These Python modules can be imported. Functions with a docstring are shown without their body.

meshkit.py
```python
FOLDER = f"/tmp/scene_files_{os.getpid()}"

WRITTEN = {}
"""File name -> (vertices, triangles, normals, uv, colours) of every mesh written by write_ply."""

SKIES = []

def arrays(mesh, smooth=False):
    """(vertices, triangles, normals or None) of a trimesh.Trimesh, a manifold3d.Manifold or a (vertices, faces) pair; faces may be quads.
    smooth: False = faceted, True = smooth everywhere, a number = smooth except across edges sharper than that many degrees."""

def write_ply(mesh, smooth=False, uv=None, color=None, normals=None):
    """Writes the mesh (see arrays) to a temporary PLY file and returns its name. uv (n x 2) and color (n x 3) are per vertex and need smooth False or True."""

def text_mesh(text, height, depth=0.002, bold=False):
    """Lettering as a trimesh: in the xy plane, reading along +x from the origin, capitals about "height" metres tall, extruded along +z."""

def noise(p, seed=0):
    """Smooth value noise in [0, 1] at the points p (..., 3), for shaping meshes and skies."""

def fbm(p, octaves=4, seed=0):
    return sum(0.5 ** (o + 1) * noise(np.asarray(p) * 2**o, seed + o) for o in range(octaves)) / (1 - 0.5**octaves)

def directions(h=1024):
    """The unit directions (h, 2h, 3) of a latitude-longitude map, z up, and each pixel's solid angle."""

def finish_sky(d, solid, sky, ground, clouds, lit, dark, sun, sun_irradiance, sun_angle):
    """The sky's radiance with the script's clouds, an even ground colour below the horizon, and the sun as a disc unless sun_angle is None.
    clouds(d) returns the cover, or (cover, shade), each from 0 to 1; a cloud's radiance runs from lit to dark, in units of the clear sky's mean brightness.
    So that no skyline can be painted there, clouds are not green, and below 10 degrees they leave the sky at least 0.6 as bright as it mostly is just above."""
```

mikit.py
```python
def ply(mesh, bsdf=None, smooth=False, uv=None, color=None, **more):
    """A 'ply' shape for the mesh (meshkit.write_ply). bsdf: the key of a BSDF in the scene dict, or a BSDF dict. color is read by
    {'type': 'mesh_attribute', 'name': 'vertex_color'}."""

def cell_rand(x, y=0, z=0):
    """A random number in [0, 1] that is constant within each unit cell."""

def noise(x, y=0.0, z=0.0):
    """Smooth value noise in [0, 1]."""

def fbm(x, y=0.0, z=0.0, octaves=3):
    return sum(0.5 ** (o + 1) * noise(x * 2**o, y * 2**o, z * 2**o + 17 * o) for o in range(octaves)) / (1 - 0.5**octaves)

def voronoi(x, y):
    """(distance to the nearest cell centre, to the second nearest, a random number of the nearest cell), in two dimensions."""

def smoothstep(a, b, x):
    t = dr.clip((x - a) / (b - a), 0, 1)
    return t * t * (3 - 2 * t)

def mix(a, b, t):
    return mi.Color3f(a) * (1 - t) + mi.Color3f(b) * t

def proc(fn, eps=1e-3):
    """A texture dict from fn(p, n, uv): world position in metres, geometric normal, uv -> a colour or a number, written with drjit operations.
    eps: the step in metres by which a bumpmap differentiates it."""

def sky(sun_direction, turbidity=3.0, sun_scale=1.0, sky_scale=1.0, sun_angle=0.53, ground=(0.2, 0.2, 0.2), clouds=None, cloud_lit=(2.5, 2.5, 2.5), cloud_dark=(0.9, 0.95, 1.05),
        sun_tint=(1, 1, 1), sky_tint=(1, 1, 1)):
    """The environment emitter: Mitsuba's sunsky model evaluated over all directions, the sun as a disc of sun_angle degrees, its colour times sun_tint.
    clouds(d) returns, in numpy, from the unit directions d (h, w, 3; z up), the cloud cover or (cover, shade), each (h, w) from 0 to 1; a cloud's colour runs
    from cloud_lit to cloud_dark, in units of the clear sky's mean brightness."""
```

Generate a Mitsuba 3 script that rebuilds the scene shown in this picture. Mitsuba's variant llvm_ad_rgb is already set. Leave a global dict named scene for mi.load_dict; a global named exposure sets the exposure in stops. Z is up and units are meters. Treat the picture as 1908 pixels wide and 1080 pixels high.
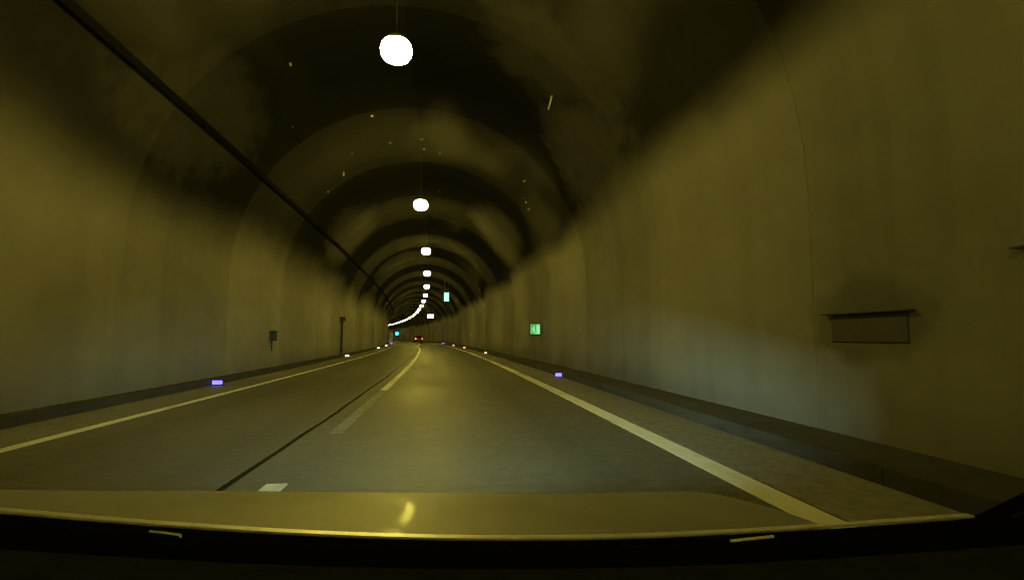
import math, random
import numpy as np
import trimesh
import drjit as dr
import mitsuba as mi
import mikit, meshkit
from mikit import proc, noise, fbm, smoothstep, mix

random.seed(7)
scene, labels = {}, {}
T = mi.ScalarTransform4f

# ------------------------------------------------------------------ camera, sky, exposure
CAM_Z = 1.18
YAW, PITCH = math.radians(6.648), math.radians(5.029)
FWD = np.array([math.sin(YAW) * math.cos(PITCH), math.cos(YAW) * math.cos(PITCH), math.sin(PITCH)])
EYE = np.array([0.0, 0.0, CAM_Z])
WINDSCREEN = True
scene['camera'] = {'type': 'perspective', 'fov': 2 * math.degrees(math.atan(954 / 1000.0)), 'fov_axis': 'x',
                   'near_clip': 0.05, 'far_clip': 2000.0,
                   'to_world': T().look_at(origin=EYE.tolist(), target=(EYE + FWD).tolist(), up=[0, 0, 1])}
# it is night and the place is inside a mountain: next to nothing of the sky is left
scene['sky'] = {**mikit.sky([0.3, 0.5, 0.05], turbidity=3, sun_scale=0.0, sky_scale=0.0005), 'sampling_weight': 0.02}
exposure = 0.0

SODIUM = np.array([1.0, 0.80, 0.115])
LAMP_L = 132.0
HEAD_I = 54.0
NSPOT = 8

# ------------------------------------------------------------------ the line of the road: an arc to the left
R = 967.0
def at(s, l, z=0.0):
    a = s / R
    return np.array([-R + (R + l) * math.cos(a), (R + l) * math.sin(a), z])
def frame(s, l, z=0.0):
    """to_world with local x across (right), y along the road, z up"""
    p = at(s, l, z)
    return T().translate(p.tolist()).rotate([0, 0, 1], math.degrees(s / R))

# ------------------------------------------------------------------ helpers
def numbered(name):
    if name not in used:
        used.add(name); return name
    k = 1
    while f'{name}_{k:03d}' in used: k += 1
    used.add(f'{name}_{k:03d}')
    return f'{name}_{k:03d}'
used = set()
def thing(name, label=None, category=None, group=None, kind=None):
    key = numbered(name); d = {}
    if label: d['label'] = label
    if category: d['category'] = category
    if group: d['group'] = group
    if kind: d['kind'] = kind
    labels[key] = d
    return key
def part(parent, name, shape, label=None, kind=None):
    key = numbered(f'{parent}__{name}')
    scene[key] = shape
    if label or kind:
        labels[key] = {k: v for k, v in (('label', label), ('kind', kind)) if v}
    return key
def box(sx, sy, sz, c=(0, 0, 0), bevel=0.0):
    if bevel <= 0:
        m = trimesh.creation.box((sx, sy, sz)); m.apply_translation(c); return m
    import manifold3d as m3
    b = min(bevel, sx / 2.01, sy / 2.01, sz / 2.01)
    pts = []
    for x in (-1, 1):
        for y in (-1, 1):
            for z in (-1, 1):
                for k in range(3):
                    e = [sx / 2 - b, sy / 2 - b, sz / 2 - b]; e[k] += b
                    pts.append([x * e[0], y * e[1], z * e[2]])
    m = trimesh.convex.convex_hull(np.array(pts)); m.apply_translation(c)
    return m
def cyl(p0, p1, r, n=16):
    return trimesh.creation.cylinder(radius=r, segment=[p0, p1], sections=n)
def join(*ms):
    return trimesh.util.concatenate(list(ms))
def tube(points, r, n=8):
    return join(*[cyl(a, b, r, n) for a, b in zip(points[:-1], points[1:])], *[trimesh.creation.icosphere(1, r).apply_translation(p) for p in points[1:-1]])
def shell_sweep(inner, outer, s0, s1, n):
    """closed solid between two (l, z) lines of equal length, swept along the road"""
    k = len(inner); ring = list(inner) + list(outer[::-1]); m = len(ring)
    ss = np.linspace(s0, s1, n + 1)
    v = np.array([at(s, l, z) for s in ss for l, z in ring]); f = []
    for i in range(n):
        for j in range(m):
            a, b = i * m + j, i * m + (j + 1) % m
            f += [[a, b, b + m], [a, b + m, a + m]]
    for base, flip in ((0, False), (n * m, True)):
        for j in range(k - 1):
            q = [base + j, base + j + 1, base + m - 2 - j, base + m - 1 - j]
            t = [[q[0], q[2], q[1]], [q[0], q[3], q[2]]]
            f += [x[::-1] for x in t] if flip else t
    mesh = trimesh.Trimesh(v, f, process=False)
    if mesh.volume < 0: mesh.invert()
    return mesh
def slab(l0, l1, z0, z1, s0, s1, step=4.0):
    n = max(1, int(math.ceil((s1 - s0) / step)))
    return shell_sweep([(l0, z1), (l1, z1)], [(l0, z0), (l1, z0)], s0, s1, n)
def prism(poly, y0, y1):
    """a polygon in x, z pushed out along y"""
    from shapely.geometry import Polygon
    m = trimesh.creation.extrude_polygon(Polygon(poly), y1 - y0, engine='earcut')
    m.apply_transform(np.array([[1, 0, 0, 0], [0, 0, -1, y1], [0, 1, 0, 0], [0, 0, 0, 1.0]]))
    return m
def lathe(prof, n=28):
    return trimesh.creation.revolve(np.array(prof), sections=n)

# ------------------------------------------------------------------ materials
def bs(name, d, two=True):
    scene[name] = {'type': 'twosided', 'bsdf': d} if two else d
    return name
def pr(color, rough=0.6, metallic=0.0, spec=0.5, coat=0.0, coat_gloss=0.9):
    d = {'type': 'principled', 'roughness': rough, 'metallic': metallic}
    if metallic == 0: d['specular'] = spec
    d['base_color'] = color if isinstance(color, dict) else {'type': 'rgb', 'value': list(color)}
    if coat: d['clearcoat'] = coat; d['clearcoat_gloss'] = coat_gloss
    return d

def along(p):                       # metres along the tunnel and across it
    rx = p.x + R
    return dr.atan2(p.y, rx) * R, dr.sqrt(rx * rx + p.y * p.y) - R
PALE = [(12.5, 3.3, 5.7, 2.2, 1.3, 0.45), (10.5, 2.2, 6.5, 1.6, 1.6, 0.3), (11.4, -5.0, 5.8, 2.4, 1.2, 0.22), (26.6, 2.8, 6.2, 3.0, 1.5, 0.45), (27.5, -4.4, 6.2, 3.0, 1.4, 0.25), (44.0, -3.0, 7.3, 2.0, 2.0, 0.4)]
def concrete_col(p, n, uv):
    s, l = along(p)
    big = fbm(s * 0.22, p.z * 0.35 + l * 0.1, 3.0, 4)
    fine = fbm(p.x * 3.1, p.y * 3.1, p.z * 3.1, 4)
    streak = fbm(s * 1.7, l * 0.2 + p.z * 0.12, 9.0, 3)
    num = dr.floor((s - 8.22) / 4.98 + 0.5)              # blocks differ at random; those at the lamps are painted lighter as lamplight
    ring = mikit.cell_rand(num + 50, 3, 1)
    even = dr.select(dr.abs(num - 2 * dr.floor(num / 2)) < 0.5, 1.0, 0.0)
    tone = 0.94 + 0.09 * even + 0.12 * (ring - 0.5)
    patch = fbm(s * 0.16 + 3.0, l * 0.30, p.z * 0.30, 3)
    low = dr.select(l < -0.9, 2.8, 3.9)                  # the painted shade reaches farther down the left wall than the right
    vault_shade = smoothstep(low, 5.0, p.z + 1.3 * (big - 0.5))  # shade above the lamp cut-off, painted into the vault colour
    pale = smoothstep(0.55, 0.75, patch) * 0.25
    for s0, l0, z0, ds, dl, k in PALE:                   # washed-out lime stains on the darkened vault
        q = dr.square((s - s0) / ds) + dr.square((l - l0) / dl) + dr.square((p.z - z0) / dl)
        pale = dr.maximum(pale, k * smoothstep(2.0, 0.1, q + 1.6 * (fine - 0.5) + 2.0 * (patch - 0.5)))
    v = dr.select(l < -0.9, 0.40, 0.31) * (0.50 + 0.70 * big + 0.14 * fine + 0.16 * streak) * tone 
    v = v * (1 - vault_shade * (0.940 - even * (0.03 + 0.035 * smoothstep(30.0, 38.0, s))) * (1 - 0.6 * pale))  # lamp rings darkened less, which paints the lit hoops, more so far off
    drip = smoothstep(0.60, 0.80, noise(s * 5.0, l * 0.3 + p.z * 0.22, 2.0)) * smoothstep(0.35, 0.65, noise(s * 0.5, p.z * 0.5, 8.0))
    v = v * (1 - 0.05 * drip * (1 - vault_shade))
    q = dr.square((s - 5.0) / 0.75) + dr.square((p.z - 1.33) / 0.42)     # a sooty stain round the low cabinet on the right
    v = v * (1 - dr.select(l > 0, 0.30, 0.0) * smoothstep(1.4, 0.2, q + 1.2 * (fine - 0.5) + 0.8 * (big - 0.5)))
    grime = smoothstep(0.95, 0.15, p.z + 0.35 * (big - 0.5))
    v = v * (1 - 0.22 * grime)
    return mix((0.0, 0.0, 0.0), (1.0, 0.97, 0.90), v)
def concrete_bump(p, n, uv):
    return 0.012 * fbm(p.x * 1.3, p.y * 1.3, p.z * 1.3, 4) + 0.002 * noise(p.x * 22, p.y * 22, p.z * 22)
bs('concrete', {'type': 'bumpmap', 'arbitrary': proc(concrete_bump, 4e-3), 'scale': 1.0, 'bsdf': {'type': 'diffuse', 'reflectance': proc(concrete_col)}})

def asphalt_col(p, n, uv):
    s, l = along(p)
    big = fbm(s * 0.12, l * 0.5, 1.0, 4)
    fine = noise(p.x * 60, p.y * 60, 2.0)
    grain = noise(p.x * 14, p.y * 14, 5.0)
    w = dr.exp(-dr.square((l - 1.35) / 0.38)) + dr.exp(-dr.square((l + 0.25) / 0.38)) + dr.exp(-dr.square((l + 2.2) / 0.4)) + dr.exp(-dr.square((l + 3.8) / 0.4))
    v = 0.13 * (0.62 + 0.5 * big + 0.18 * fine + 0.18 * grain) * (1 - 0.16 * w)
    return mix((0, 0, 0), (1.0, 0.95, 0.80), v)
def asphalt_rough(p, n, uv):
    s, l = along(p)
    return 0.50 + 0.16 * fbm(s * 0.25, l * 1.2, 4.0, 3)
d = pr(proc(asphalt_col), 0.45, spec=0.6); d['roughness'] = proc(asphalt_rough)
bs('asphalt', d)
def kerb_col(p, n, uv):
    return mix((0, 0, 0), (1, 0.96, 0.9), 0.068 * (0.6 + 0.8 * fbm(p.x * 2, p.y * 2, p.z * 4, 4)))
bs('dirty_concrete', pr(proc(kerb_col), 0.85, spec=0.2))
def gutter_col(p, n, uv):
    return mix((0, 0, 0), (1, 0.97, 0.9), 0.22 * (0.55 + 0.6 * fbm(p.x * 0.9, p.y * 0.35, 3, 4) + 0.3 * noise(p.x * 18, p.y * 18, 1)))
bs('gutter_concrete', pr(proc(gutter_col), 0.6, spec=0.4))
def paint_col(p, n, uv):
    w = fbm(p.x * 9, p.y * 5, 1, 4); g = fbm(p.x * 1.1, p.y * 0.4, 7, 3)
    return mix((0.82, 0.82, 0.78), (0.48, 0.477, 0.45), smoothstep(0.45, 0.85, 0.4 * w + 0.6 * g))
bs('road_paint', pr(proc(paint_col), 0.55))
def worn_col(p, n, uv):
    w = fbm(p.x * 12, p.y * 5, 1, 4)
    return mix((0.24, 0.24, 0.225), (0.17, 0.168, 0.16), smoothstep(0.2, 0.8, w) * 0.7)
bs('worn_paint', pr(proc(worn_col), 0.6))
bs('tar', pr((0.010, 0.010, 0.010), 0.7, spec=0.2))
bs('lamp_metal', pr((0.10, 0.10, 0.10), 0.45, metallic=0.7))
bs('black_enamel', {'type': 'diffuse', 'reflectance': {'type': 'rgb', 'value': [0.008, 0.008, 0.008]}})
bs('dark_metal', pr((0.02, 0.02, 0.02), 0.5))
bs('sooty_metal', pr((0.085, 0.083, 0.075), 0.7, spec=0.2))
bs('lip_metal', pr((0.08, 0.078, 0.07), 0.7, spec=0.2))
bs('halo_green', pr((0.01, 0.22, 0.12), 0.5))  # visor colour stands in for the green halo round the lane signal
bs('grey_metal', pr((0.30, 0.30, 0.30), 0.4, metallic=0.6))
bs('cable_black', {'type': 'diffuse', 'reflectance': {'type': 'rgb', 'value': [0.014, 0.014, 0.012]}})
bs('pale_enamel', pr((0.75, 0.75, 0.78), 0.35))
def plastic_col(p, n, uv):
    return mix((0, 0, 0), (1, 1, 0.95), 0.010 + 0.010 * fbm(p.x * 30, p.y * 30, p.z * 30, 3))
bs('dash_plastic', {'type': 'diffuse', 'reflectance': proc(plastic_col)})
bs('black_trim', {'type': 'diffuse', 'reflectance': {'type': 'rgb', 'value': [0.003, 0.003, 0.0036]}})
def bonnet_col(p, n, uv):
    return mix((0.27, 0.27, 0.26), (0.36, 0.36, 0.345), fbm(p.x * 6, p.y * 4, 1, 4))
bs('silver_paint', {'type': 'blendbsdf', 'weight': 0.032, 'bsdf_0': pr(proc(bonnet_col), 0.55, metallic=0.6, coat=0.7, coat_gloss=0.97), 'bsdf_1': {'type': 'roughconductor', 'alpha': 0.012, 'specular_reflectance': {'type': 'rgb', 'value': [0.9, 0.9, 0.9]}}})
bs('glint_white', {'type': 'diffuse', 'reflectance': {'type': 'rgb', 'value': [0.88, 0.87, 0.84]}})  # white that paints the wiper glints on the cowl
bs('bright_metal', pr((0.95, 0.94, 0.92), 0.38, metallic=0.6))
bs('red_paint', pr((0.10, 0.015, 0.012), 0.3, coat=1.0))
bs('rubber', pr((0.012, 0.012, 0.012), 0.8))
bs('car_glass', pr((0.01, 0.01, 0.012), 0.05))
bs('lens_base', pr((0.3, 0.3, 0.3), 0.3))
scene['pane_glass'] = {'type': 'thindielectric', 'int_ior': 1.5}
scene['dust'] = {'type': 'principledthin', 'base_color': {'type': 'rgb', 'value': [0.93, 0.92, 0.90]}, 'roughness': 0.9, 'diff_trans': 1.7, 'spec_trans': 0.0}
def glow(rgb, w=1.0):
    return {'type': 'area', 'radiance': {'type': 'rgb', 'value': [float(c) for c in rgb]}, 'sampling_weight': float(w)}

# ------------------------------------------------------------------ setting: road, gutters, pavements
S0, S1 = -30.0, 300.0
WALL_L, WALL_R, KERB_L, KERB_R = -5.95, 4.2, -5.65, 3.45
CX, SPRING = (WALL_L + WALL_R) / 2, 2.9
RAD = (WALL_R - WALL_L) / 2

scene['road'] = mikit.ply(slab(-4.74, 2.57, -0.3, 0.0, S0, S1), 'asphalt'); used.add('road')
labels['road'] = {'kind': 'structure', 'label': 'two-lane asphalt tunnel road curving away to the left'}
for name, a, b, text in (('gutter', KERB_L, -4.74, 'pale concrete gutter strip outside the left edge line'), ('gutter', 2.57, KERB_R, 'pale concrete gutter strip outside the right edge line')):
    k = numbered(name)
    scene[k] = mikit.ply(slab(a, b, -0.3, 0.006, S0, S1), 'gutter_concrete'); labels[k] = {'kind': 'structure', 'label': text}
part('road', 'marking', mikit.ply(slab(-4.70, -4.54, 0.001, 0.005, S0, S1), 'road_paint'), 'solid white edge line on the left')
part('road', 'marking', mikit.ply(slab(2.29, 2.54, 0.001, 0.005, S0, S1), 'road_paint'), 'broad solid white edge line on the right')
part('road', 'marking', mikit.ply(slab(-1.44, -1.27, 0.001, 0.005, -5.35, 4.65), 'road_paint'), 'white centre dash cut off by the bonnet')
part('road', 'marking', mikit.ply(slab(-1.44, -1.27, 0.001, 0.005, 7.0, 12.4), 'worn_paint'), 'worn start of the white centre line')
part('road', 'marking', mikit.ply(slab(-1.435, -1.285, 0.001, 0.005, 12.4, S1), 'road_paint'), 'white centre line running on round the bend')
# the tar seam runs a little askew beside the centre dashes
ss = np.linspace(-5, 60, 66)
sl = [-1.74 + 0.0022 * max(s, 0) + 0.012 * math.sin(s * 0.9) + 0.008 * math.sin(s * 2.3 + 1) for s in ss]
v, f = [], []
for s, l in zip(ss, sl):
    w = 0.026 * (1 + 0.25 * math.sin(s * 3.1))
    v += [at(s, l - w, 0.005), at(s, l + w, 0.005), at(s, l + w, 0.001), at(s, l - w, 0.001)]
for i in range(len(ss) - 1):
    for j in range(4):
        a, b = 4 * i + j, 4 * i + (j + 1) % 4
        f += [[a, b, b + 4], [a, b + 4, a + 4]]
part('road', 'seam', mikit.ply(trimesh.Trimesh(v, f, process=False), 'tar'), 'black tar seam left of the centre dashes')

for a, b, kl, text in ((WALL_L - 0.1, KERB_L, KERB_L, 'narrow dark raised walkway at the foot of the left wall'), (KERB_R, WALL_R + 0.1, KERB_R, 'dark raised walkway at the foot of the right wall')):
    k = numbered('pavement')
    sgn = 1 if a < -3 else -1
    e = 0.13 * sgn
    inn = sorted([a if sgn > 0 else b, kl - e])
    scene[k] = mikit.ply(slab(inn[0], inn[1], -0.3, 0.150, S0, S1), 'dirty_concrete'); labels[k] = {'kind': 'structure', 'label': text}
    for i in range(int((S1 - S0) / 2.0)):                    # kerb stones, 2 m each
        s = S0 + 2.0 * i
        if s < -4: continue
        if s < 96:
            q = sorted([kl - e, kl])
            part(k, 'kerb_stone', mikit.ply(slab(q[0], q[1], -0.28, 0.153, s + 0.006, s + 1.994), 'dirty_concrete'))
    q = sorted([kl - e, kl])
    part(k, 'kerb', mikit.ply(slab(q[0], q[1], -0.28, 0.153, 96.006, S1), 'dirty_concrete'), kind='stuff')

# ------------------------------------------------------------------ tunnel lining: rings of concrete with open joints
tunnel = thing('tunnel', 'tunnel lining of bare concrete rings with straight walls and a dark round vault', 'tunnel')
def profile(off):
    r = RAD + off
    pts = [(CX - r, -0.3), (CX - r, 1.0), (CX - r, 2.0)]
    pts += [(CX - r * math.cos(t), SPRING + r * math.sin(t)) for t in np.linspace(0, math.pi, 41)]
    return pts + [(CX + r, 2.0), (CX + r, 1.0), (CX + r, -0.3)]
RING = 4.98
LAMP_S = [8.22 + 9.96 * k for k in range(-3, 29)]
s = LAMP_S[0] - 0.5 * RING
k = 0
while s < S1 - RING:
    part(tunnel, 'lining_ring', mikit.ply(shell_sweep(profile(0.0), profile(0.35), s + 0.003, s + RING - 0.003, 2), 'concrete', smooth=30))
    s += RING
end = s
# the service cables clipped along the left haunch of the vault
def haunch(deg, off):
    t = math.radians(deg)
    return CX - (RAD - off) * math.cos(t), SPRING + (RAD - off) * math.sin(t)
l, z = haunch(33.0, 0.07)
tray = []
part(tunnel, 'cable_tray', mikit.ply(shell_sweep([haunch(32.4, 0.03), haunch(33.8, 0.03)], [haunch(32.4, 0.09), haunch(33.8, 0.09)], -16, 290, 80), 'cable_black'), 'dark cable tray running along the left side of the vault')

# ------------------------------------------------------------------ suspended lamps
def lamp_meshes():
    bowl = lathe([(0.0, -0.235), (0.10, -0.222), (0.19, -0.175), (0.243, -0.095), (0.252, -0.02), (0.237, 0.055), (0.20, 0.11), (0.14, 0.145)])
    hood = lathe([(0.14, 0.146), (0.152, 0.13), (0.158, 0.135), (0.15, 0.175), (0.09, 0.21), (0.0, 0.215)])
    return bowl, hood
bowl, hood = lamp_meshes()
if bowl.face_normals[bowl.triangles_center[:, 2].argmin()][2] > 0: bowl.invert()
bowl_ply = mikit.ply(bowl, 'lens_base', smooth=40)
hood_ply = mikit.ply(hood, 'black_enamel', smooth=40)
LAMP_Z = 5.68
top = SPRING + RAD
stem_ply = mikit.ply(join(cyl((0, 0, 0.20), (0, 0, top - LAMP_Z + 0.02), 0.006, 8), cyl((0, 0, top - LAMP_Z - 0.03), (0, 0, top - LAMP_Z + 0.02), 0.09, 16)), 'lamp_metal')
order = ['nearest and largest glowing lamp hanging over the road at the top of the picture', 'second hanging lamp, a small round glow below the nearest one', 'third hanging lamp, just above the far arch of the vault', 'fourth hanging lamp, inside the far arch', 'fifth hanging lamp of the row', 'sixth hanging lamp of the row', 'seventh hanging lamp, where the row starts bending left', 'eighth hanging lamp of the row, on the bend']
for i, s in enumerate(LAMP_S):
    j = i - 3
    if j < 0: lab, grp = 'hanging lamp over the road behind the car', 'hanging lamps behind the car'
    elif j < len(order): lab, grp = order[j], 'lamps hung along the tunnel'
    else: lab, grp = 'tiny far hanging lamp in the bright line of lamps curving left', 'far lamps merging into a curved line'
    t = thing('tunnel_lamp', lab, 'lamp', grp)
    m = frame(s, -0.835, LAMP_Z)
    w = 10.0 if j == 0 else 5.0 if j == 1 else 2.0 if s < 60 else 0.5 if s < 120 else 0.25
    part(t, 'bowl', {**bowl_ply, 'to_world': m, 'emitter': glow(SODIUM * LAMP_L, w)})
    part(t, 'hood', {**hood_ply, 'to_world': m})
    part(t, 'hanger', {**stem_ply, 'to_world': m})

# ------------------------------------------------------------------ kerb lights and studs
lens_m = box(0.20, 0.06, 0.075, (0, -0.03, 0.046), 0.016)
foot_m = box(0.26, 0.10, 0.016, (0, 0, 0.0), 0.004)
lens_ply, foot_ply = mikit.ply(lens_m, 'lens_base'), mikit.ply(foot_m, 'dark_metal')
def kerb_light(s, l, rgb, label, k=1.0):
    t = thing('kerb_light', label, 'kerb light', 'small lights along the kerbs')
    m = frame(s, l, 0.015) @ T().scale([k, k, k])
    part(t, 'lens', {**lens_ply, 'to_world': m, 'emitter': glow(rgb, 0.05)})
    part(t, 'foot', {**foot_ply, 'to_world': m})
VIOLET = (0.50, 0.36, 4.2)
WHITE = (5.5, 4.8, 3.4)  # reflectors answering the headlights, their gleam put in as emission
GL, GR = -5.56, 3.40                                  # they stand in the gutters against the kerbs
kerb_light(14.2, GL, VIOLET, 'violet blue light on the left kerb, nearest of the left row', 1.3)
kerb_light(15.8, GR, VIOLET, 'violet blue light on the right kerb, nearest of the right row', 1.3)
kerb_light(34.0, GL, WHITE, 'white kerb reflector with added glow on the left at the foot of the dark post', 1.2)
kerb_light(57.0, GL, WHITE, 'second white kerb reflector with added glow on the left, beyond the dark post', 1.5)
kerb_light(74.0, GL, (3.0, 3.0, 3.8), 'third white kerb reflector with added glow on the left, faint and far', 1.7)
kerb_light(97.0, GL + 0.3, VIOLET, 'far violet light on the left kerb below the pale cabinet', 2.0)
kerb_light(38.4, GR, (5.0, 2.0, 0.9), 'peach coloured kerb light on the right, second of the right row', 1.2)
kerb_light(58.0, GR, (5.0, 0.9, 0.35), 'orange red kerb light on the right, third of the right row', 1.6)
kerb_light(73.0, GR, (2.2, 0.9, 0.35), 'faint amber kerb light on the right, fourth of the right row', 1.7)
kerb_light(92.0, GR, (0.35, 0.12, 1.5), 'dim purple kerb light on the right, farthest of the right row', 3.0)

# ------------------------------------------------------------------ signs and signals
def lit_box(name, label, cat, s, l, z, w, h, depth, rgb, face=None, weight=0.1):
    """an internally lit box sign that faces oncoming traffic: case, face, bracket"""
    t = thing(name, label, cat)
    m = frame(s, l, z)
    part(t, 'case', {**mikit.ply(box(w + 0.06, depth, h + 0.06, (0, 0, 0), 0.015), 'dark_metal'), 'to_world': m})
    part(t, 'face', {**mikit.ply(box(w, 0.012, h, (0, -depth / 2 - 0.005, 0)), 'lens_base'), 'to_world': m, 'emitter': glow(rgb, weight)})
    return t, m
# exit sign standing out from the right wall
t, m = lit_box('exit_sign', 'glowing green emergency exit sign standing out from the right wall', 'exit sign', 22.4, 3.86, 1.52, 0.42, 0.44, 0.10, (0.025, 0.33, 0.09))
def flat(polys):
    return join(*[prism(q, -0.069, -0.063) for q in polys])
part(t, 'pictogram', {**mikit.ply(flat([
    [(0.05, -0.20), (0.19, -0.20), (0.19, 0.18), (0.05, 0.18)],
    [(-0.10, 0.12), (-0.055, 0.145), (-0.02, 0.12), (-0.02, 0.08), (-0.055, 0.06), (-0.10, 0.08)],
    [(-0.14, 0.05), (-0.03, 0.05), (0.0, -0.02), (-0.02, -0.06), (-0.06, -0.05), (-0.10, -0.06), (-0.12, 0.0), (-0.18, -0.01), (-0.19, 0.02)],
    [(-0.09, -0.065), (-0.03, -0.065), (0.02, -0.12), (0.0, -0.19), (-0.03, -0.19), (-0.02, -0.13), (-0.07, -0.10)],
    [(-0.10, -0.07), (-0.08, -0.10), (-0.13, -0.15), (-0.20, -0.15), (-0.20, -0.12), (-0.14, -0.12)]]), 'lens_base'), 'to_world': m, 'emitter': glow((0.30, 0.90, 0.40), 0.1)}, 'pale running figure and doorway')
for dz in (0.12, -0.12):
    part(t, 'bracket', {**mikit.ply(box(0.14, 0.03, 0.03, (0.30, 0, dz)), 'dark_metal'), 'to_world': m})
# lane signal over the right lane
t, m = lit_box('lane_signal', 'tall pale green lit lane signal hanging over the right lane', 'lane signal', 60.0, 1.5, 5.62, 0.52, 0.95, 0.16, (0.62, 2.6, 2.1))
part(t, 'visor', {**mikit.ply(join(box(0.72, 0.34, 0.03, (0, -0.20, 0.56)), box(0.03, 0.34, 1.10, (-0.345, -0.20, 0)), box(0.03, 0.34, 1.10, (0.345, -0.20, 0))), 'halo_green'), 'to_world': m})
part(t, 'hanger', {**mikit.ply(join(cyl((-0.2, 0, 0.5), (-0.2, 0, 1.9), 0.025, 8), cyl((0.2, 0, 0.5), (0.2, 0, 1.9), 0.025, 8)), 'lamp_metal'), 'to_world': m})
# white lit sign over the road farther on
t, m = lit_box('overhead_sign', 'wide white lit sign hanging over the road below the bend of the lamp row', 'overhead sign', 102.0, 1.85, 5.1, 1.25, 0.72, 0.2, (3.0, 3.0, 2.7))
part(t, 'hanger', {**mikit.ply(join(cyl((-0.5, 0, 0.37), (-0.5, 0, 2.3), 0.03, 8), cyl((0.5, 0, 0.37), (0.5, 0, 2.1), 0.03, 8)), 'lamp_metal'), 'to_world': m})
# far signal on the outer side of the bend
t, m = lit_box('traffic_signal', 'far turquoise traffic signal on a pole at the end of the bend', 'traffic signal', 213.0, 3.35, 2.55, 1.1, 1.2, 0.2, (0.1, 3.0, 4.0))
part(t, 'pole', {**mikit.ply(cyl((0, 0.05, -2.42), (0, 0.05, -0.5), 0.06, 10), 'dark_metal'), 'to_world': m})
# pale emergency cabinet at the inner side of the bend
t = thing('emergency_cabinet', 'tall pale emergency cabinet on the left kerb where the left wall disappears', 'cabinet')
m = frame(99.0, -5.28, 0.008)
part(t, 'body', {**mikit.ply(box(0.62, 0.5, 2.1, (0, 0, 1.05), 0.03), 'pale_enamel'), 'to_world': m})
part(t, 'door', {**mikit.ply(box(0.52, 0.03, 1.7, (0, -0.262, 1.08), 0.01), 'pale_enamel'), 'to_world': m})
part(t, 'roof', {**mikit.ply(box(0.70, 0.58, 0.05, (0, 0, 2.125), 0.01), 'grey_metal'), 'to_world': m})
part(t, 'handle', {**mikit.ply(box(0.03, 0.04, 0.16, (0.2, -0.292, 1.05), 0.008), 'dark_metal'), 'to_world': m})
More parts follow.
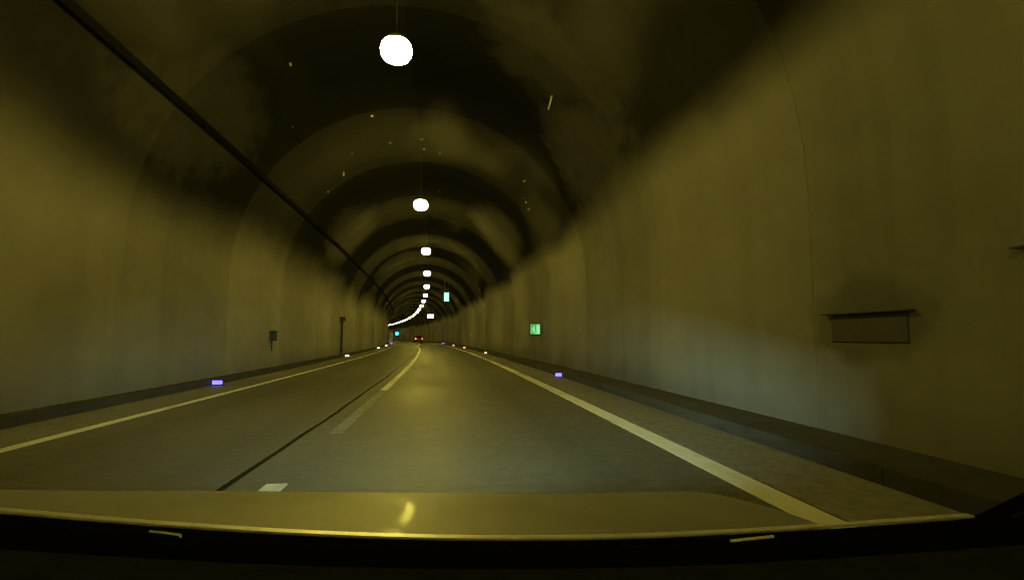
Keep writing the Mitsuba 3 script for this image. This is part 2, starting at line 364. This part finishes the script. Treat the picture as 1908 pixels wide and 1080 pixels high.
# small dark box on the left wall
t = thing('wall_box', 'small dark box fixed to the left wall before the dark post', 'box')
m = frame(19.6, -5.85, 1.18)
part(t, 'case', {**mikit.ply(box(0.2, 0.22, 0.30, (0, 0, 0.02), 0.02), 'lip_metal'), 'to_world': m})
part(t, 'lid', {**mikit.ply(box(0.24, 0.28, 0.05, (0, 0, 0.195), 0.01), 'lip_metal'), 'to_world': m})
part(t, 'conduit', {**mikit.ply(cyl((-0.04, 0, -0.12), (-0.04, 0, -0.45), 0.02, 8), 'lip_metal'), 'to_world': m})
# dark post with a box head
t = thing('marker_post', 'dark slender post with a small box head by the left wall', 'post')
m = frame(33.4, -5.82, 0.15)
part(t, 'pole', {**mikit.ply(box(0.13, 0.10, 2.0, (0, 0, 1.0), 0.01), 'lip_metal'), 'to_world': m})
part(t, 'head', {**mikit.ply(box(0.36, 0.16, 0.26, (0.0, 0, 2.12), 0.02), 'lip_metal'), 'to_world': m})
part(t, 'foot', {**mikit.ply(box(0.2, 0.2, 0.02, (0, 0, 0.01)), 'lip_metal'), 'to_world': m})
# two dark flat cabinets on the near right wall
def wall_cabinet(s, z, w, h, label):
    t = thing('hose_cabinet', label, 'wall cabinet', 'flat sooty cabinets on the near right wall')
    m = frame(s, WALL_R, z)
    part(t, 'case', {**mikit.ply(box(0.024, w, h, (0.002, 0, 0), 0.010), 'sooty_metal'), 'to_world': m})
    part(t, 'door', {**mikit.ply(box(0.012, w - 0.02, h - 0.02, (-0.012, 0, 0), 0.005), 'sooty_metal'), 'to_world': m})
    part(t, 'rain_lip', {**mikit.ply(box(0.09, w + 0.15, 0.014, (-0.035, 0, h / 2 + 0.008), 0.004), 'lip_metal'), 'to_world': m})
wall_cabinet(4.95, 1.27, 1.0, 0.30, 'flat sooty cabinet under a thin dark lip low on the near right wall')
wall_cabinet(3.05, 1.68, 0.7, 0.30, 'flat sooty cabinet high on the wall, cut off by the right picture edge')
# small pale plate on the right wall
t = thing('wall_plate', 'tiny pale plate on the right wall above the orange kerb light', 'plate')
m = frame(58, 4.05, 1.42)
part(t, 'plate', {**mikit.ply(box(0.2, 0.02, 0.25, (0, 0, 0), 0.005), 'pale_enamel'), 'to_world': m})
part(t, 'bracket', {**mikit.ply(box(0.1, 0.03, 0.03, (0.12, 0.01, 0)), 'dark_metal'), 'to_world': m})

# ------------------------------------------------------------------ the car ahead
def far_car():
    t = thing('car', 'distant dark red car ahead in the bend with its tail lights lit', 'car')
    m = frame(118.0, 0.55, 0.0)
    from shapely.geometry import Polygon
    prof = [(-2.1, 0.35), (-2.12, 0.75), (-2.0, 0.98), (-1.5, 1.40), (-0.9, 1.47), (0.2, 1.44), (0.95, 1.02), (1.9, 0.88), (2.1, 0.65), (2.1, 0.33)]
    body = trimesh.creation.extrude_polygon(Polygon(prof).buffer(0.04), 1.72, engine='earcut')
    body.apply_transform(np.array([[0, 0, 1, -0.86], [1, 0, 0, 0], [0, 1, 0, 0], [0, 0, 0, 1.0]]))
    v = body.vertices.copy(); v[:, 0] *= 1 - 0.16 * np.clip((v[:, 2] - 0.9) / 0.55, 0, 1); body.vertices = v
    part(t, 'body', {**mikit.ply(body, 'red_paint', smooth=35), 'to_world': m})
    rw = trimesh.convex.convex_hull(np.array([[x, y, z] for sx in (-1, 1) for x, y, z in ((sx * 0.62, -2.03, 1.02), (sx * 0.54, -1.60, 1.37), (sx * 0.54, -1.57, 1.34), (sx * 0.62, -2.0, 0.99))]))
    part(t, 'rear_window', {**mikit.ply(rw, 'car_glass'), 'to_world': m})
    for sx in (-1, 1):
        part(t, 'tail_light', {**mikit.ply(box(0.30, 0.08, 0.20, (sx * 0.66, -2.14, 0.86), 0.02), 'lens_base'), 'to_world': m,
             'emitter': glow((9.0, 1.5, 0.6) if sx < 0 else (5.0, 0.6, 0.25), 0.1)})
        for y in (-1.35, 1.3):
            w = part(t, 'wheel', {**mikit.ply(cyl((sx * 0.70, y, 0.31), (sx * 0.89, y, 0.31), 0.31, 24), 'rubber'), 'to_world': m})
    part(t, 'bumper', {**mikit.ply(box(1.66, 0.14, 0.22, (0, -2.13, 0.45), 0.04), 'dark_metal'), 'to_world': m})
    part(t, 'number_plate', {**mikit.ply(box(0.5, 0.02, 0.11, (0, -2.17, 0.70), 0.004), 'pale_enamel'), 'to_world': m})
far_car()

# ------------------------------------------------------------------ the own car: bonnet, cowl, dashboard, pillar, headlights
car = thing('car', 'silver bonnet and black dashboard edge of the car the picture is taken from', 'car')
def grid_solid(fx, us, vs, thick):
    """a curved sheet with thickness from fx(u, v) -> (x, y, z)"""
    nu, nv = len(us), len(vs)
    P = np.array([[fx(u, v) for v in vs] for u in us])
    topv = P.reshape(-1, 3); bot = topv - np.array([0, 0, thick]); n = nu * nv; f = []
    for i in range(nu - 1):
        for j in range(nv - 1):
            a, b, c, d = i * nv + j, (i + 1) * nv + j, (i + 1) * nv + j + 1, i * nv + j + 1
            f += [[a, b, c], [a, c, d], [a + n, c + n, b + n], [a + n, d + n, c + n]]
    edge = [i * nv for i in range(nu)] + [(nu - 1) * nv + j for j in range(1, nv)] + [i * nv + nv - 1 for i in range(nu - 2, -1, -1)] + [j for j in range(nv - 2, 0, -1)]
    for a, b in zip(edge, edge[1:] + edge[:1]):
        f += [[a, a + n, b], [b, a + n, b + n]]
    mesh = trimesh.Trimesh(np.vstack([topv, bot]), f, process=False)
    return mesh
YR = 1.0
REAR = np.polyfit([-1.15, -0.72, -0.62, -0.515, -0.30, -0.123, 0.016, 0.16, 0.46, 0.68, 0.90, 1.04], [0.222, 0.278, 0.291, 0.302, 0.325, 0.342, 0.352, 0.357, 0.361, 0.3585, 0.3545, 0.350], 4)
def rear_d(x):                      # depth of the bonnet's rear edge below the lens: the car leans a little to the right
    return float(np.polyval(REAR, x))
def front_d(x):
    return float(np.interp(x, [-1.3, -1.04, -0.63, -0.18, 0.29, 0.8, 1.1], [0.352, 0.357, 0.369, 0.389, 0.408, 0.414, 0.417]))
EDGE = 0.42
def bonnet_fx(u, v):
    x = -1.15 + 1.93 * u
    t = 1.0 * v
    a, b = rear_d(x) + 0.006, front_d(x)
    k = (b - a) / EDGE
    c = 0.15
    if t < EDGE: dpt = a + k * t - c * t * (EDGE - t)
    else: dpt = b + (k + c * EDGE) * (t - EDGE) + 0.08 * min(1, (t - EDGE) / 0.05) * (t - EDGE) + 0.5 * (t - EDGE) ** 2
    dpt += 0.9 * max(0.0, x - 0.62) ** 2
    return (x, YR + t, CAM_Z - dpt)
part(car, 'bonnet', mikit.ply(grid_solid(bonnet_fx, np.linspace(0, 1, 81), np.linspace(0, 1, 81), 0.02), 'silver_paint', smooth=50), 'silver bonnet mirroring the tunnel lamps')
def rim_fx(u, v):
    x = -1.12 + 2.15 * u
    return (x, YR - 0.022 + 0.016 * v, CAM_Z - rear_d(x) + 0.0015)
part(car, 'bonnet_rim', mikit.ply(grid_solid(rim_fx, np.linspace(0, 1, 61), [0, 1], 0.004), 'bright_metal', smooth=30), 'thin bright rim along the rear edge of the bonnet')
def cowl_fx(u, v):
    x = -1.3 + 2.7 * u
    y = YR - 0.024 - 0.256 * v
    return (x, y, CAM_Z - rear_d(max(-1.15, min(x, 1.1))) - 0.003 + 0.058 * v - 0.03 * (0.25 - (v - 0.5) ** 2))
part(car, 'cowl', mikit.ply(grid_solid(cowl_fx, np.linspace(0, 1, 41), np.linspace(0, 1, 9), 0.03), 'black_trim', smooth=40), 'black cowl below the windscreen')
def dash_fx(u, v):
    x = -1.3 + 2.7 * u
    y = YR - 0.28 - 0.34 * v
    return (x, y, CAM_Z - rear_d(max(-1.15, min(x, 1.1))) + 0.055 + 0.03 * v)
part(car, 'dashboard', mikit.ply(grid_solid(dash_fx, np.linspace(0, 1, 41), np.linspace(0, 1, 9), 0.05), 'dash_plastic', smooth=40), 'dark grained dashboard top')
part(car, 'pillar', mikit.ply(tube([(1.02, 0.99, CAM_Z - 0.372), (1.06, 0.985, CAM_Z - 0.362), (1.19, 0.98, CAM_Z - 0.31), (1.22, 0.85, CAM_Z - 0.20), (1.05, 0.20, 1.52)], 0.014, 10), 'black_trim', smooth=40), 'foot of the dark windscreen pillar at the right')
def door_fx(u, v):
    return (1.06 + 0.5 * u, 0.985 - 0.03 * v, CAM_Z - 0.365 + 0.42 * u * (1 - v) - 0.5 * v)
part(car, 'quarter_panel', mikit.ply(trimesh.convex.convex_hull(np.array([(1.05, y, CAM_Z - 0.37) for y in (0.96, 0.984)] + [(1.20, y, CAM_Z - 0.315) for y in (0.96, 0.984)] + [(1.6, y, CAM_Z - 0.15) for y in (0.96, 0.984)] + [(x, y, CAM_Z - 0.75) for x in (1.0, 1.6) for y in (0.96, 0.984)])), 'dash_plastic'), 'dark panel beside the pillar foot')
def strip(pts, r):
    return tube([(x, y, z) for x, y, z in pts], r, 6)
def on_cowl(x, y):
    v = (YR - 0.024 - y) / 0.256
    return cowl_fx((x + 1.3) / 2.7, v)
part(car, 'wiper', mikit.ply(strip([(x, y, on_cowl(x, y)[2] + 0.003) for x, y in ((-0.4656, 0.935), (-0.44, 0.932), (-0.415, 0.925), (-0.41, 0.915))], 0.002), 'glint_white'), 'pale strip painted as the glint of a wiper on the left of the cowl')
part(car, 'wiper', mikit.ply(strip([(x, y, on_cowl(x, y)[2] + 0.004) for x, y in ((0.49, 0.918), (0.535, 0.926), (0.58, 0.935))], 0.0028), 'glint_white'), 'white strip painted as the glint of a wiper on the right of the cowl')
# the windscreen, raked back over the dashboard, with its specks of dirt
WB, WT = np.array([0.84, 0.868]), np.array([0.10, 1.52])           # foot and head in y, z
def ws(x, t, off=0.0):
    p = WB + (WT - WB) * t
    n = np.array([WT[1] - WB[1], WB[0] - WT[0]]); n = n / np.linalg.norm(n)
    p = p + n * off
    return (x, p[0], p[1])
if WINDSCREEN:
    pane = trimesh.Trimesh([ws(-1.25, 0.0), ws(1.2, 0.0), ws(1.15, 1.0), ws(-1.2, 1.0)], [[0, 1, 2], [0, 2, 3]], process=False)
    w = part(car, 'windscreen', mikit.ply(pane, 'pane_glass'), 'clear raked windscreen with specks of dirt')
    speck_rng = random.Random(5)
    # seen position of each speck as direction tangents (across, up) and its length and tilt
    E1 = np.array([math.cos(YAW), -math.sin(YAW), 0]); E2 = np.cross(E1, FWD)
    for px, py, r, ln in ((541, 121, .5, .8), (693, 217, .9, 0), (545, 238, .35, 0), (727, 267, .45, 0), (790, 279, .55, 0), (820, 287, .6, 0), (656, 286, .5, 0), (640, 325, .55, 2.0), (611, 358, .4, .6), (818, 357, .35, 0),
                          (977, 338, .6, .6), (980, 378, .6, 0), (985, 390, .5, .8), (975, 370, .3, 0), (1025, 192, .55, 7.0), (1745, 924, .5, 2.5)):
        dvec = FWD + E1 * (px - 954) / 1000 + E2 * (540 - py) / 1000
        nrm = np.array([0, WT[1] - WB[1], WB[0] - WT[0]]); nrm = nrm / np.linalg.norm(nrm)
        t = ((np.array([0, WB[0], WB[1]]) - EYE) @ nrm) / (dvec @ nrm)
        if (EYE + dvec * t)[2] < WB[1] + 0.01: continue
        c = EYE + dvec * t + nrm * 0.0006
        n = 9                                              # a flat irregular flake on the glass
        ang = np.linspace(0, 2 * np.pi, n, endpoint=False)
        rad = 0.0011 * r * np.array([speck_rng.uniform(0.75, 1.2) for _ in ang])
        fx, fy = rad * np.cos(ang), rad * np.sin(ang) + np.sign(np.sin(ang)) * 0.0006 * ln
        fx = fx + 0.12 * fy
        up = np.array([0, WT[0] - WB[0], WT[1] - WB[1]]); up = up / np.linalg.norm(up)
        pts = c + np.outer(fx, [1.0, 0, 0]) + np.outer(fy, up)
        m = trimesh.Trimesh(np.vstack([c, pts]), [[0, 1 + k, 1 + (k + 1) % n] for k in range(n)], process=False)
        part(w, 'dirt_speck', mikit.ply(m, 'dust'))
# the cabin that shades the dashboard
part(car, 'roof', mikit.ply(box(2.3, 2.1, 0.03, (0, -0.98, 1.545), 0.01), 'black_trim'), 'dark roof over the cabin')
part(car, 'rear_panel', mikit.ply(box(2.3, 0.05, 1.2, (0, -2.0, 0.92), 0.01), 'black_trim'))
# body below the bonnet so that the car stands on the road
part(car, 'body', mikit.ply(box(1.70, 0.95, 0.30, (-0.1, 1.42, 0.36), 0.06), 'silver_paint'))
for sx in (-0.92, 0.72):
    part(car, 'wheel', mikit.ply(cyl((sx - 0.1, 1.35, 0.31), (sx + 0.1, 1.35, 0.31), 0.31, 24), 'rubber'))
    hx = sx * 0.82 - 0.02
    h = part(car, 'headlight', mikit.ply(box(0.24, 0.10, 0.12, (hx, 1.93, 0.46), 0.02), 'grey_metal'))
    part(h, 'shield', mikit.ply(box(0.34, 0.14, 0.010, (hx, 2.06, 0.503)), 'dark_metal'))  # unseen plate added to cut the beam off above
    part(h, 'lip', mikit.ply(box(0.34, 0.012, 0.10, (hx, 2.124, 0.464 - 0.05)), 'dark_metal'))  # unseen plate added to keep the beam off the near road
    for j, z in enumerate(np.linspace(0.4972, 0.476, NSPOT)):      # a filament with some height, so that the cut-off is soft
        scene[f'headlight_beam_{"left" if sx < 0 else "right"}_{j}'] = {'type': 'spot', 'intensity': {'type': 'rgb', 'value': [c * HEAD_I / NSPOT for c in (0.66, 1.0, 0.72)]}, 'cutoff_angle': 49.0, 'beam_width': 28.0,
            'to_world': T().look_at(origin=[hx, 1.995, z], target=[hx + 0.6, 12.0, 0.40], up=[0, 0, 1])}
